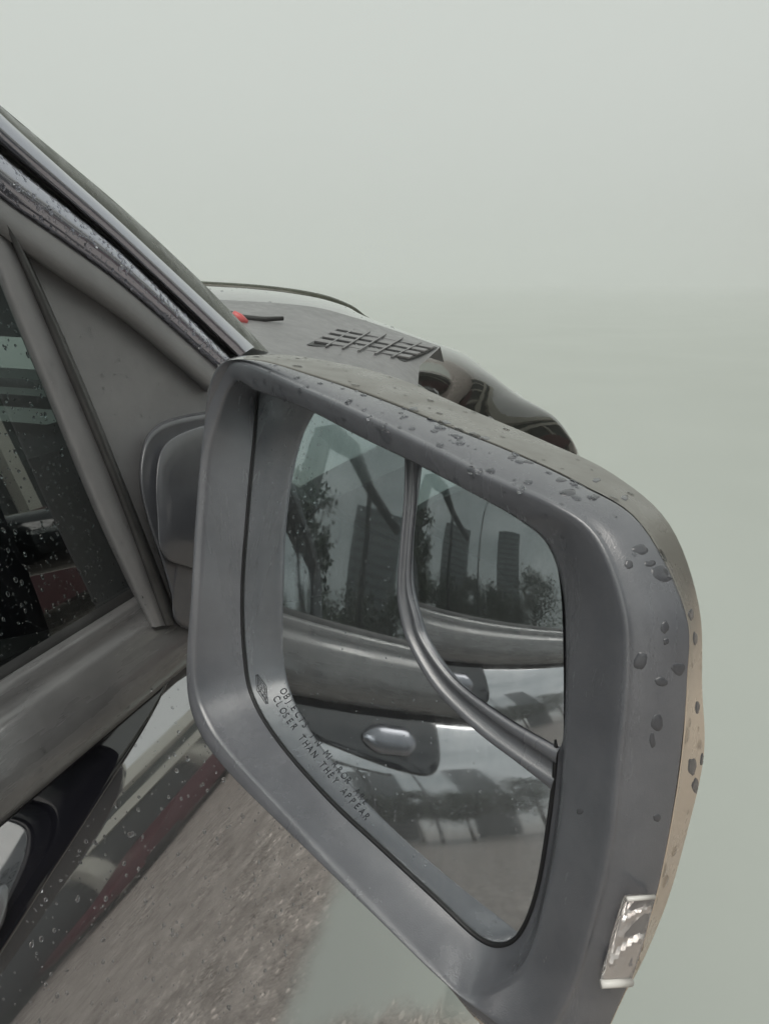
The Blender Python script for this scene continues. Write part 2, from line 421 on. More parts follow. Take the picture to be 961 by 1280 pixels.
# dashboard under the windscreen, seen dark through the side glass
yy_ = [-.05, .10, .45, .95]; secd = []
for y, zt_ in zip(yy_, (1.24, 1.325, 1.335, 1.32)):
    secd.append([(-.045, y, 1.12), (-.050, y, zt_ - .03), (-.075, y, zt_), (-.8, y, zt_ + .01), (-1.6, y, zt_), (-1.7, y, 1.12)])
dv_ = [p for r in secd for p in r]
dash = mesh_obj('dashboard', dv_, grid_faces(4, 6) + [(0, 1, 2, 3, 4, 5), (18, 19, 20, 21, 22, 23)], M_CAB, truck, True, 40)
M_PALE = plain('pale_stripe_paint', (.42, .46, .43), .5)  # pale strips stand in for the bright stripes showing in the side glass
for k, (y0_, y1_, z_) in enumerate([(.50, .56, 1.345), (.62, .66, 1.345), (.72, .80, 1.345)]):
    mesh_obj('stripe_standin', [(-.12, y0_, z_), (-.9, y0_, z_ + .01), (-.9, y1_, z_ + .01), (-.12, y1_, z_)], [(0, 1, 2, 3)], M_PALE, dash, False)
# beige band just behind the glass
L = [side(-60, 800, -.03), side(0, 800, -.03), side(60, 790, -.03), side(120, 772, -.03), side(158, 757, -.03)]
L2 = [side(-60, 960, -.03), side(0, 900, -.03), side(60, 862, -.03), side(120, 830, -.03), side(178, 792, -.03)]
loft('beige_band', [[p + np.array([-.0, 0, 0]) for p in cat(L, 24)], [p for p in cat(L2, 24)]], M_BEIGE, door, thick=.01)

# windscreen
ws = [side(0, 131, -.014), side(160, 266, -.014), side(262, 362, -.014), side(336, 440, -.014)]
ws2 = [p + np.array([-1.1, .12, .0]) for p in ws]
loft('windshield', [ws, [(a + b) / 2 + np.array([0, .06, 0]) for a, b in zip(ws, ws2)], ws2], M_GLASS, truck, toward=(0, 5, 3))

# ------------------------------------------------------------------ hood and cowl
def tube(name, pts, r, m, parent, seg=8):
    P = [Vector(p) for p in pts]; v = []; f = []
    for i, p in enumerate(P):
        d = (P[min(i + 1, len(P) - 1)] - P[max(i - 1, 0)]).normalized()
        a = d.orthogonal().normalized() if abs(d.z) > .9 else d.cross(Vector((0, 0, 1))).normalized(); b = d.cross(a)
        rr = r[i] if isinstance(r, (list, tuple)) else r
        for k in range(seg):
            t = 2 * math.pi * k / seg; v.append(p + (a * math.cos(t) + b * math.sin(t)) * rr)
    f = [tuple(reversed(x)) for x in grid_faces(len(P), seg, True)] + [tuple(range(seg)), tuple(reversed(range(len(v) - seg, len(v))))]
    return mesh_obj(name, v, f, m, parent)
near = [(232, 420, .80), (300, 440, .82), (380, 462, .86), (470, 492, .95), (560, 530, 1.10), (650, 580, 1.30), (700, 620, 1.5)]
mid_ = [(232, 372, 1.05), (300, 380, 1.08), (400, 392, 1.12), (465, 412, 1.2), (545, 436, 1.35), (640, 505, 1.6), (712, 580, 1.9)]
sil = [(232, 356, 1.5), (330, 362, 1.55), (400, 372, 1.6), (440, 386, 1.65), (468, 404, 1.7), (545, 432, 1.8), (580, 441, 1.85), (610, 464, 1.9), (645, 492, 1.95), (690, 519, 2.0), (712, 546, 2.05), (722, 566, 2.1)]
def hpt(p): return at_y(*p)
n_ = 60
A = [hpt(p) for p in cat([(232, 400, .98), (300, 404, 1.0), (400, 410, 1.05), (465, 425, 1.12), (500, 462, 1.2), (560, 505, 1.62), (650, 560, 1.82), (712, 600, 2.02)], n_)]
S = [hpt(p) for p in cat(sil, n_)]
rails = []
for k, t in enumerate(np.linspace(0, 1, 9)):
    row = []
    for i, (a, s) in enumerate(zip(A, S)):
        p = a * (1 - t) + s * t
        p = p + np.array([0, 0, .03 * math.sin(math.pi * t) * .6]) if t < 1 else p
        row.append(p)
    rails.append(row)
for t in (.12, .3, .6):
    rails.append([s + np.array([0, t, -.25 * t - .3 * t * t]) for s in S])
hood = loft('hood', rails, M_HOOD, truck, toward=(0, 0, 4))
tube('hood_seal', [hpt(p) + np.array([0, -.02, -.004]) for p in cat(sil[:6], 40)], [.014] * 30 + [.014 - .0012 * k for k in range(10)], M_OLIVE, hood)
# cowl
Cn_ = [(200, 430, .62), (300, 452, .66), (400, 480, .74), (460, 498, .80), (500, 508, .84), (520, 512, .90)]
Cm_ = [(200, 400, .80), (300, 414, .84), (388, 432, .90), (450, 441, .96), (506, 452, 1.05), (524, 458, 1.10)]
Cv_ = [(200, 386, .90), (300, 393, .96), (380, 402, 1.03), (432, 412, 1.08), (490, 421, 1.14), (548, 436, 1.22)]
Cf_ = [(200, 372, 1.0), (262, 374, 1.04), (380, 382, 1.12), (440, 396, 1.18), (490, 412, 1.22), (550, 433, 1.27)]
Cn, Cm, Cv, Cf = [[at_y(*p) for p in cat(c, 51)] for c in (Cn_, Cm_, Cv_, Cf_)]
CF2 = [p + np.array([0, .03, -.03]) for p in Cf]
cowl = loft('cowl_panel', [Cn, [(a + b) / 2 for a, b in zip(Cn, Cm)], Cm, Cv, Cf, CF2], M_SAIL, truck, toward=(0, 0, 4))
# vent louvres on the cowl
def block(name, quad, h, m, parent, bev=.0):
    q = [np.array(p) for p in quad]; nrm_ = np.cross(q[1] - q[0], q[3] - q[0]); nrm_ /= np.linalg.norm(nrm_)
    if nrm_[2] < 0: nrm_ = -nrm_
    v = q + [p + nrm_ * h for p in q]
    o = mesh_obj(name, v, [(3, 2, 1, 0), (4, 5, 6, 7), (0, 1, 5, 4), (1, 2, 6, 5), (2, 3, 7, 6), (3, 0, 4, 7)], m, parent, False)
    if bev:
        b = o.modifiers.new('bevel', 'BEVEL'); b.width = bev; b.segments = 2
    return o
vent_bl, vent_br, vent_tr, vent_tl = (388, 430, .93), (508, 449, 1.04), (540, 431, 1.20), (432, 413, 1.08)
def vq(u, w):
    def at(rail, c): 
        k = min(max(c, 0), 1) * 50; i_ = min(int(k), 49); return rail[i_] * (1 - (k - i_)) + rail[i_ + 1] * (k - i_)
    return at(Cm, .4 + .4 * u) * (1 - w) + at(Cv, .58 + .4 * u) * w + np.array([0, 0, .001])
M_VENT = plain('vent_black', (.012, .012, .013), .4)
block('vent_recess', [vq(-.02, -.03), vq(1.02, -.03), vq(1.02, 1.03), vq(-.02, 1.03)], .0006, M_VENT, cowl)
for w in (.16, .40, .64, .88):
    block('vent_louvre', [vq(.0, w - .065), vq(1, w - .065), vq(1, w + .065), vq(0, w + .065)], .0035, M_SAIL, cowl, .0008)
for u in (.13, .3, .47, .64, .81):
    block('vent_rib', [vq(u, 0), vq(u + .018, 0), vq(u + .018, 1), vq(u, 1)], .0025, M_SAIL, cowl)
# wiper
wp = tube('wiper', [at_y(288, 392, .92), at_y(305, 397, .93), at_y(330, 399, .95), at_y(354, 398, .97)], [.004, .004, .0035, .003], M_RUB, truck)
M_RED = plain('faded_red_plastic', (.62, .13, .13), .35)
tube('red_clip', [at_y(291, 391, .90), at_y(299, 398, .905), at_y(309, 404, .91)], [.004, .007, .004], M_RED, wp)

# ------------------------------------------------------------------ side mirror
Gp = [(325, 480), (345, 484), (400, 506), (465, 538), (530, 570), (600, 606), (650, 636), (684, 676), (694, 745), (697, 835), (695, 940), (687, 1020), (672, 1110), (652, 1163), (628, 1181), (597, 1171), (545, 1123), (475, 1058), (414, 1001), (352, 931), (317, 874), (306, 820), (303, 740), (309, 650), (317, 560)]
Lp = [(290, 480), (322, 489), (384, 512), (452, 547), (520, 580), (600, 622), (650, 651), (685, 683), (704, 745), (707, 835), (704, 940), (697, 1030), (681, 1120), (664, 1185), (640, 1222), (592, 1243), (545, 1206), (475, 1136), (390, 1050), (295, 950), (256, 895), (244, 840), (250, 740), (256, 640), (265, 552)]
Lh = [.011, .012, .014, .016, .017, .018, .016, .010, .006, .005, .005, .005, .006, .006, .008, .011, .013, .014, .015, .017, .018, .018, .016, .013, .011]
Rp = [(268, 470), (300, 451), (382, 485), (465, 522), (545, 560), (618, 597), (690, 628), (745, 670), (779, 755), (785, 835), (776, 945), (764, 1052), (742, 1150), (710, 1250), (665, 1306), (598, 1262), (545, 1218), (475, 1150), (382, 1060), (283, 962), (245, 904), (234, 842), (240, 740), (246, 640), (254, 552)]
R2p = [(274, 466), (316, 450), (399, 473), (476, 500), (560, 534), (640, 566), (722, 605), (800, 655), (856, 765), (858, 850), (850, 945), (834, 1050), (814, 1140), (777, 1248), (720, 1330), (610, 1280), (556, 1213), (488, 1148), (396, 1058), (296, 958), (256, 904), (243, 842), (246, 740), (252, 640), (260, 554)]
R2h = [.016, .012, .004, .002, .002, .002, .002, .002, .002, .002, .002, .002, .000, -.002, -.002, .002, .004, .005, .006, .008, .009, .009, .009, .009, .009]
R3p = [(292, 462), (338, 443), (420, 453), (500, 474), (590, 513), (680, 551), (765, 592), (836, 655), (873, 757), (877, 860), (879, 945), (857, 1045), (828, 1142), (782, 1240), (722, 1310), (618, 1262), (570, 1205), (500, 1135), (412, 1045), (312, 950), (270, 898), (256, 842), (256, 740), (262, 640), (270, 556)]
R3h = [-.03] + [-.05] * 5 + [-.04, -.03, -.03, -.03, -.03, -.03, -.03, -.03] + [-.03] * 11
PER = 6
def ring(px, h):
    """closed smooth outline; h a number or a list per control point"""
    hs = h if isinstance(h, (list, tuple)) else [h] * len(px)
    c = closed([(x, y, k) for (x, y), k in zip(px, hs)], PER)
    return [mplane(*p) for p in c]
rG = [msph(p[0], p[1], .0002) for p in closed([(x, y) for x, y in Gp], PER)]; rL = ring(Lp, Lh); Rh = [.013, .014, .017, .019, .020, .021] + [.021, .020, .020, .020, .020, .019, .016, .013, .012, .013, .015, .016, .017, .019, .020, .020, .019, .016, .014]
rR = ring(Rp, Rh); rR2 = ring(R2p, R2h); rR3 = ring(R3p, R3h)
NR = len(rG)
def mixr(a, b, t, h=0.0): return [p * (1 - t) + q * t + NM * h for p, q in zip(a, b)]
Gback = [p - NM * .02 for p in rG]
rings = [Gback, rG]
for t in (.04, .2, .4, .6, .8, .94): rings.append(mixr(rG, rL, t, -.0025 * math.sin(math.pi * t)))
rings += [rL, mixr(rL, rR, .12, .0005), mixr(rL, rR, .35, .0010), mixr(rL, rR, .6, .0013), mixr(rL, rR, .82, .0012), mixr(rL, rR, .93, .0008), rR]
for t, h in ((.02, -.0004), (.05, -.0006), (.10, -.0004), (.25, .0010), (.45, .0022), (.65, .0026), (.85, .0016), (.96, .0004)): rings.append(mixr(rR, rR2, t, h))
rings.append(rR2)
rings.append([p - NM * .004 + (np.mean(rR2, axis=0) - p) * .012 for p in rR2])
mirror = mesh_obj('side_mirror', [p for r in rings for p in r], grid_faces(len(rings), NR, True), M_RIM, truck, True)
mc = np.mean(rR2, axis=0)
# shell
sh = [[p - NM * .0045 + (mc - p) * .010 for p in rR2], [p - NM * .0015 for p in mixr(rR2, rR3, .03)]]
for t, h in ((.15, .003), (.35, .006), (.6, .007), (.82, .004)): sh.append(mixr(rR2, rR3, t, h))
sh.append(rR3); c3 = np.mean(rR3, axis=0)
for s, d in ((.95, .018), (.86, .036), (.72, .052), (.52, .064), (.28, .071), (.06, .073)):
    sh.append([c3 + (p - c3) * s - NM * d for p in rR3])
skirt_n = 7
cap_r = sh[skirt_n - 1:]
shell = mesh_obj('mirror_skirt', [p for r in sh[:skirt_n] for p in r], grid_faces(skirt_n, NR, True), M_COVER, mirror)
cap = mesh_obj('mirror_cap', [p for r in cap_r for p in r], grid_faces(len(cap_r), NR, True) + [tuple(range((len(cap_r) - 1) * NR, len(cap_r) * NR))], M_CAP, mirror)
def fix_closed(o):
    bm = bmesh.new(); bm.from_mesh(o.data); bmesh.ops.recalc_face_normals(bm, faces=bm.faces); bm.to_mesh(o.data); bm.free()
for o in (shell, cap): fix_closed(o)
shell.data.materials.append(M_CAP)
for p in shell.data.polygons:
    if not (int(.9 * PER) <= (p.index % NR) <= 15 * PER): p.material_index = 1
orient(mirror, CAM)

# mirror glass: outline filled in rings, every vertex on the curved glass
def fill_sphere(name, outline, centre, P, N, R, m, parent, nr=14, lift=0.0):
    v = []; nn = []; n = len(outline)
    for k in range(nr):
        t = k / nr
        for (x, y) in outline:
            q, nq = sphere_hit(x * (1 - t) + centre[0] * t, y * (1 - t) + centre[1] * t, P, N, R)
            v.append(q + nq * lift); nn.append(nq)
    q, nq = sphere_hit(*centre, P, N, R); v.append(q + nq * lift); nn.append(nq)
    f = grid_faces(nr, n, True) + [((nr - 1) * n + i, (nr - 1) * n + (i + 1) % n, nr * n) for i in range(n)]
    o = mesh_obj(name, v, f, m, parent); orient(o, CAM)
    o.data.normals_split_custom_set_from_vertices([tuple(map(float, q)) for q in nn])
    return o
def dv(i): return [(509.5, 564), (509, 620), (504, 680), (501, 730), (503, 765), (515, 804), (547, 859), (600, 911), (653, 951), (694, 980)][i]
left_part = [(x, y) for x, y in [(325, 480), (345, 484), (400, 506), (465, 538), (509, 560)]]
low_part = [(694, 985), (687, 1020), (672, 1110), (652, 1163), (628, 1181), (597, 1171), (545, 1123), (475, 1058), (414, 1001), (352, 931), (317, 874), (306, 820), (303, 740), (309, 650), (317, 560), (325, 480)]
outl = [tuple(p) for p in cat(left_part, 30)[:-1]] + [tuple(p) for p in cat([dv(i) for i in range(10)], 50)[:-1]] + [tuple(p) for p in cat(low_part, 90)[:-1]]
glass = fill_sphere('mirror_glass', outl, (462, 880), PC, NM, RM, M_MIRROR, mirror)
# dark ring added to draw the shaded gap between glass and housing
gs = [msph(p[0], p[1], .0006) for p in closed([(x, y) for x, y in Gp], PER)]
sv_ = []
for i_, p in enumerate(gs):
    tg = gs[(i_ + 1) % NR] - gs[i_ - 1]; tg /= np.linalg.norm(tg); aa = np.cross(tg, NM)
    for k in range(6):
        th = math.pi * k / 3; sv_.append(p + aa * math.cos(th) * .0011 + NM * math.sin(th) * .0009)
mesh_obj('glass_gap', sv_, grid_faces(NR, 6, True) + [((NR - 1) * 6 + k, (NR - 1) * 6 + (k + 1) % 6, (k + 1) % 6, k) for k in range(6)], M_GAP, mirror)
# wide-angle glass
outer = [(508, 570), (507, 620), (502, 680), (498, 730), (500, 765), (511, 805), (543, 861), (595, 914), (648, 955), (690, 990)]
o2 = [(511, 570), (511, 620), (506, 680), (503, 730), (506, 763), (518, 803), (551, 857), (604, 908), (658, 948), (694, 972)]
i2 = [(517, 572), (517, 620), (512, 680), (510, 730), (517, 767), (527, 801), (563, 852), (618, 899), (676, 938), (697, 952)]
inner = [(521, 573), (521, 620), (516, 680), (514, 730), (523, 769), (534, 801), (571, 850), (632, 895), (690, 929), (700, 934)]
def mixp(a, b, t): return [(p[0] * (1 - t) + q[0] * t, p[1] * (1 - t) + q[1] * t) for p, q in zip(a, b)]
rr_ = []
for px, h in ((outer, -.001), (mixp(outer, o2, .3), .0020), (mixp(outer, o2, .7), .0022), (o2, .0014), (mixp(o2, i2, .2), -.0006), (mixp(o2, i2, .8), -.0006), (i2, .0020), (mixp(i2, inner, .4), .0028), (mixp(i2, inner, .8), .0026), (inner, .0006), (inner, -.008)):
    rr_.append([msph(p[0], p[1], h) for p in cat(px, 60)])
loft('glass_divider', rr_, M_RIM, mirror)
spx = [tuple(p) for p in cat(inner, 50)] + [tuple(p) for p in cat([(704, 934), (704, 835), (701, 745), (690, 690), (660, 640), (600, 604), (530, 568)], 50)]
# seat the wide-angle glass just proud of the main glass
fill_sphere('wide_angle_glass', spx, (612, 740), PS, NS, RS, M_MIRROR, mirror)

# mirror arm and mount
def side_fill(name, outline_px, h0, h1, inset, m, parent, n=10):
    c = np.mean(outline_px, axis=0); o_ = closed(outline_px, 6); v = []
    prof_ = [(1.0, h0), (1.0, h1 * .55), (.975, h1 * .85), (.94, h1), (.90, h1 * .97), (.5, h1 * 1.1), (.02, h1 * 1.15)]
    for s, h in prof_:
        for p in o_:
            q = c + (np.array(p) - c) * s; v.append(side(q[0], q[1], h))
    N = len(o_); f = grid_faces(len(prof_), N, True) + [tuple(range((len(prof_) - 1) * N, len(prof_) * N))]
    o = mesh_obj(name, v, f, m, parent); fix_closed(o); return o
base_px = [(330, 500), (270, 512), (225, 520), (195, 532), (179, 555), (174, 600), (184, 650), (201, 700), (214, 745), (228, 785), (330, 790)]
side_fill('mirror_mount', base_px, -.004, .016, .9, M_ARM, mirror)
arm_px = [(340, 520), (270, 528), (225, 542), (202, 562), (195, 600), (197, 650), (202, 690), (232, 708), (340, 720)]
arm_c = np.mean(arm_px, axis=0); ao = closed(arm_px, 6); v = []
for s, h in ((1.0, .012), (1.0, .0185), (.985, .0205), (.955, .0212), (.6, .0225), (.3, .023)):
    for p in ao:
        q = arm_c + (np.array(p) - arm_c) * s; v.append(side(q[0], q[1], h))
N = len(ao)
arm = mesh_obj('mirror_arm', v, grid_faces(6, N, True) + [tuple(range(5 * N, 6 * N))], M_ARM, mirror); fix_closed(arm)
tube('arm_neck', [side(310, 620, .0), side(330, 630, .03), mplane(400, 660, -.045), mplane(440, 700, -.055)], [.03, .03, .028, .025], M_CAP, mirror, 20)

# clear lamp lens on the outer edge of the housing
M_LENS, n, l, b = mat('clear_lamp_lens')
b.inputs['Base Color'].default_value = (.95, .93, .92, 1); b.inputs['Roughness'].default_value = .02; b.inputs['Transmission Weight'].default_value = .92; b.inputs['IOR'].default_value = 1.35
def near_r2(t_list): pass
Q = [(783, 1126), (815, 1123), (808, 1165), (789, 1229), (750, 1231), (768, 1170)]
qh = [.022, .012, .012, .012, .024, .024]
def lens_pt(u, w, d=0.0):
    a = np.array([783, 1124]) * (1 - u) + np.array([817, 1121]) * u
    mid = np.array([769, 1165]) * (1 - u) + np.array([808, 1163]) * u
    bq = np.array([751, 1230]) * (1 - u) + np.array([788, 1228]) * u
    p = a * (1 - w) * (1 - 2 * w) + mid * 4 * w * (1 - w) + bq * w * (2 * w - 1)
    h = .0145 * (1 - u) + .001 * u + .004
    return mplane(p[0], p[1], h + d)
rl = [[lens_pt(u, w, .0016 * math.sin(math.pi * min(max(u, .0), 1))) for w in np.linspace(0, 1, 16)] for u in np.linspace(0, 1, 8)]
lens = loft('side_marker_lens', rl, M_LENS, mirror, thick=.002)
M_CHROME = plain('lamp_reflector', (.75, .73, .72), .22, 1.0)
rl = [[lens_pt(u, w, -.0035 - .0035 * abs(math.sin(7.2 * w + 2.8 * u))) for w in np.linspace(.02, .98, 24)] for u in np.linspace(.03, .97, 8)]
loft('lamp_reflector', rl, M_CHROME, mirror, sharp=20)
M_LIP = plain('lens_rim', (.75, .73, .70), .25)
tube('lens_rim', [lens_pt(0.0, 1.0, .001), lens_pt(.5, 1.0, .0025), lens_pt(1.0, 1.0, .001)], .0016, M_LIP, mirror)
tube('lens_rim', [lens_pt(0.0, 0.0, .001), lens_pt(.5, 0.0, .0022), lens_pt(1.0, 0.0, .001)], .0009, M_LIP, mirror)

# printed warning along the lower inboard edge of the glass
M_INK = plain('dark_print', (.05, .052, .06), .5)
def glyph_meshes():
    cache = {}
    def get(ch):
        if ch in cache: return cache[ch]
        cu = bpy.data.curves.new('g', 'FONT'); cu.body = ch; cu.size = 1.0
        ob = bpy.data.objects.new('g', cu); sc.collection.objects.link(ob)
        dg = bpy.context.evaluated_depsgraph_get(); me = ob.evaluated_get(dg).to_mesh()
        vv = [tuple(q.co) for q in me.vertices]; ff = [tuple(p.vertices) for p in me.polygons]
        ob.evaluated_get(dg).to_mesh_clear(); bpy.data.objects.remove(ob); bpy.data.curves.remove(cu)
        cache[ch] = (vv, ff); return cache[ch]
    return get
get_glyph = glyph_meshes()
def text_on_glass(name, txt, path, size, adv, parent):
    P = cat(path, 400); L = [0]
    for a, b_ in zip(P[:-1], P[1:]): L.append(L[-1] + np.linalg.norm(b_ - a))
    V = []; Fc = []
    for i, ch in enumerate(txt):
        if ch == ' ': continue
        s = i * adv
        x = np.interp(s, L, [p[0] for p in P]); y = np.interp(s, L, [p[1] for p in P])
        x2 = np.interp(s + adv, L, [p[0] for p in P]); y2 = np.interp(s + adv, L, [p[1] for p in P])
        t = np.array([x2 - x, y2 - y]); t /= max(np.linalg.norm(t), 1e-6); nn = np.array([t[1], -t[0]])
        vv, ff = get_glyph(ch); b0 = len(V)
        for (gx, gy, gz) in vv:
            q = np.array([x, y]) + t * gx * size * .78 + nn * gy * size
            V.append(msph(q[0], q[1], .00012))
        Fc += [tuple(b0 + k for k in f) for f in ff]
    o = mesh_obj(name, V, Fc, M_INK, parent, False); orient(o, CAM); return o
text_on_glass('warning_text', 'OBJECTS IN MIRROR ARE', [(349, 863), (365, 888), (385, 918), (408, 948), (432, 978), (462, 1014), (490, 1046)], 12.5, 8.7, mirror)
text_on_glass('warning_text', 'CLOSER THAN THEY APPEAR', [(341, 872), (352, 893), (376, 927), (400, 958), (424, 988), (452, 1020), (490, 1064)], 12.5, 8.5, mirror)
# heating symbol: a tilted frame round three wavy lines
def ink_line(V, Fc, pts, w=.95):
    P = cat(pts, max(12, len(pts) * 5)); b0 = len(V)
    for i, p in enumerate(P):
        d = P[min(i + 1, len(P) - 1)] - P[max(i - 1, 0)]; d = d / max(np.linalg.norm(d), 1e-6); nn = np.array([-d[1], d[0]]) * w / 2
        for s in (-1, 1):
            q = p + nn * s; V.append(msph(q[0], q[1], .0006))
    for i in range(len(P) - 1): Fc.append((b0 + 2 * i, b0 + 2 * i + 1, b0 + 2 * i + 3, b0 + 2 * i + 2))
V, Fc = [], []
ink_line(V, Fc, [(321, 843), (332, 858)]); ink_line(V, Fc, [(332, 858), (334, 880)]); ink_line(V, Fc, [(321, 843), (322, 862)]); ink_line(V, Fc, [(322, 862), (334, 880)])
for k in range(3):
    x, y = 323.5 + k * 3.4, 858 + k * 5.5
    ink_line(V, Fc, [(x, y - 9), (x + 2, y - 5), (x - .5, y - 1), (x + 2, y + 3), (x + .5, y + 7)], .8)
hs = mesh_obj('heating_symbol', V, Fc, M_INK, mirror, False); orient(hs, CAM)

# ------------------------------------------------------------------ rain drops
def drops(name, src_objs, count, r0, r1, parent, keep, seed, flat=.45, m=M_WATER, elong=1.0):
    rnd = random.Random(seed); V = []; Fc = []
    tris = []; cum = []; tot = 0
    for o in src_objs:
        me = o.data; me.calc_loop_triangles()
        for t in me.loop_triangles:
            a, b_, c_ = (me.vertices[i].co for i in t.vertices)
            n_ = (b_ - a).cross(c_ - a); ar = n_.length / 2
            if ar < 1e-9: continue
            if not keep((a + b_ + c_) / 3): continue
            tot += ar; cum.append(tot); tris.append((a.copy(), b_.copy(), c_.copy(), me.polygons[t.polygon_index].normal.copy()))
    import bisect
    for _ in range(count):
        tr = tris[bisect.bisect_left(cum, rnd.random() * tot)]
        u, w = rnd.random(), rnd.random()
        if u + w > 1: u, w = 1 - u, 1 - w
        p = tr[0] + (tr[1] - tr[0]) * u + (tr[2] - tr[0]) * w; n_ = tr[3]
        r = r0 + (r1 - r0) * rnd.random() ** 3.2
        a = n_.orthogonal().normalized(); b_ = n_.cross(a)
        ph = rnd.random() * 6.28; ex = 1 + (elong - 1) * rnd.random(); e2 = .8 + .4 * rnd.random(); b0 = len(V); S = 9
        dn = Vector((0, 0, -1)) - n_ * (-n_.z)
        dn = dn.normalized() if dn.length > .2 else a
        rs = [(1.0, -.06), (.97, flat * .35), (.78, flat * .78), (.42, flat * .97)]
        for s, h in rs:
            for k in range(S):
                t = 2 * math.pi * k / S + ph
                q = (a * math.cos(t) + b_ * math.sin(t) * e2) * r * s
                q = q + dn * (q.dot(dn)) * (ex - 1)
                V.append(p + q + n_ * r * h)
        V.append(p + n_ * r * flat)
        for j in range(len(rs) - 1):
            for k in range(S):
                Fc.append((b0 + j * S + k, b0 + j * S + (k + 1) % S, b0 + (j + 1) * S + (k + 1) % S, b0 + (j + 1) * S + k))
        for k in range(S): Fc.append((b0 + (len(rs) - 1) * S + k, b0 + (len(rs) - 1) * S + (k + 1) % S, b0 + len(rs) * S))
        Fc.append(tuple(b0 + k for k in reversed(range(S))))
    o = mesh_obj(name, V, Fc, m, parent); o['kind'] = 'stuff'; return o
def inview(p):
    d = np.array(p) - CAM; z = d @ fw
    if z < .05: return False
    x = W_ / 2 + F_ * (d @ rt) / z; y = H_ / 2 - F_ * (d @ up) / z
    return -20 < x < W_ + 20 and -20 < y < H_ + 20
def px_of(p):
    d = np.array(p) - CAM; z = d @ fw
    return W_ / 2 + F_ * (d @ rt) / z, H_ / 2 - F_ * (d @ up) / z
drops('rain_drops', [door], 1500, .0005, .0019, door, lambda p: inview(p) and p.z > .9, 3, elong=1.3)
drops('rain_drops', [sail, bar], 420, .0005, .0017, door, inview, 4)
drops('rain_drops', [win], 650, .0004, .0015, door, inview, 5, elong=1.5)
drops('rain_drops', [pillar], 600, .0006, .0019, pillar, inview, 6, elong=1.3)
drops('rain_drops', [shell], 170, .0009, .0032, mirror, inview, 7, flat=.3)
drops('rain_drops', [mirror], 240, .0006, .0024, mirror, lambda p: inview(p) and px_of(p)[1] < 700 and px_of(p)[0] > 300, 8, flat=.3)
drops('rain_drops', [glass], 900, .00015, .0006, mirror, inview, 9)
drops('rain_drops', [door], 700, .0005, .0016, door, lambda p: -.25 < p.y < .34 and 1.02 < p.z, 11, elong=1.2)
drops('rain_drops', [belt], 160, .0005, .0016, door, inview, 12)
drops('rain_drops', [hood, cowl], 160, .001, .003, hood, lambda p: inview(p) and p.z > .8, 10)

# wet patches and grit on the outer face of the housing
M_WETP = plastic('soaked_patch', (.066, .068, .077), (.092, .094, .104), .10, .22, .7, 700)
def patches(name, items, parent, objs, seed=5):
    rnd = random.Random(seed); V = []; Fc = []; bpy.context.view_layer.update()
    for (x, y, rx, ry) in items:
        N = 18; ph = [rnd.uniform(.6, 1.25) for _ in range(N)]
        b0 = len(V); ring_ = []
        def cast(qx, qy):
            d = ray(qx, qy); best = None
            for o in objs:
                ok, loc, nn, idx = o.ray_cast(Vector(CAM), Vector(d))
                if ok and (best is None or (loc - Vector(CAM)).length < (best[0] - Vector(CAM)).length): best = (loc, nn)
            if best is None: return None
            n_ = best[1] if best[1].dot(Vector(d)) < 0 else -best[1]
            return best[0], n_
        c = cast(x, y)
        if c is None: continue
        for s_, h in ((1.0, -.0001), (.93, .00012), (.5, .0002)):
            for k in range(N):
                t = 2 * math.pi * k / N; w_ = (2 * ph[k] + ph[k - 1] + ph[(k + 1) % N]) / 4
                q = cast(x + math.cos(t) * rx * s_ * w_, y + math.sin(t) * ry * s_ * w_) or c
                if (q[0] - c[0]).length > .02: q = c
                V.append(q[0] + q[1] * h)
        V.append(c[0] + c[1] * .00024)
        for j in range(2):
            for k in range(N): Fc.append((b0 + j * N + k, b0 + j * N + (k + 1) % N, b0 + (j + 1) * N + (k + 1) % N, b0 + (j + 1) * N + k))
        for k in range(N): Fc.append((b0 + 2 * N + k, b0 + 2 * N + (k + 1) % N, b0 + 3 * N))
    o = mesh_obj(name, V, Fc, M_WETP, parent); o['kind'] = 'stuff'; return o
patches('wet_patches', [(800, 686, 10, 7), (785, 706, 6, 6), (826, 716, 17, 11), (812, 704, 8, 5), (830, 784, 5, 9), (832, 802, 4, 5), (800, 826, 9, 12), (847, 836, 8, 10), (826, 852, 9, 6), (821, 904, 8, 10), (815, 925, 4, 10), (820, 1022, 6, 6),
    (709, 616, 12, 5), (743, 621, 6, 4), (725, 1014, 5, 4), (863, 768, 4, 8), (868, 798, 3, 10), (871, 884, 3, 9), (864, 958, 6, 12), (869, 982, 5, 11), (877, 950, 3, 9),
    (662, 577, 10, 3), (640, 572, 7, 3), (604, 548, 8, 3), (556, 528, 9, 3), (516, 511, 7, 2.5), (700, 600, 9, 3), (745, 600, 6, 3), (780, 622, 6, 4)], mirror, [mirror, shell])
# rain caught along the top of the housing
drops('rain_drops', [mirror], 60, .0018, .0034, mirror, lambda p: inview(p) and px_of(p)[1] < 640 and px_of(p)[0] > 340, 18, flat=.28)

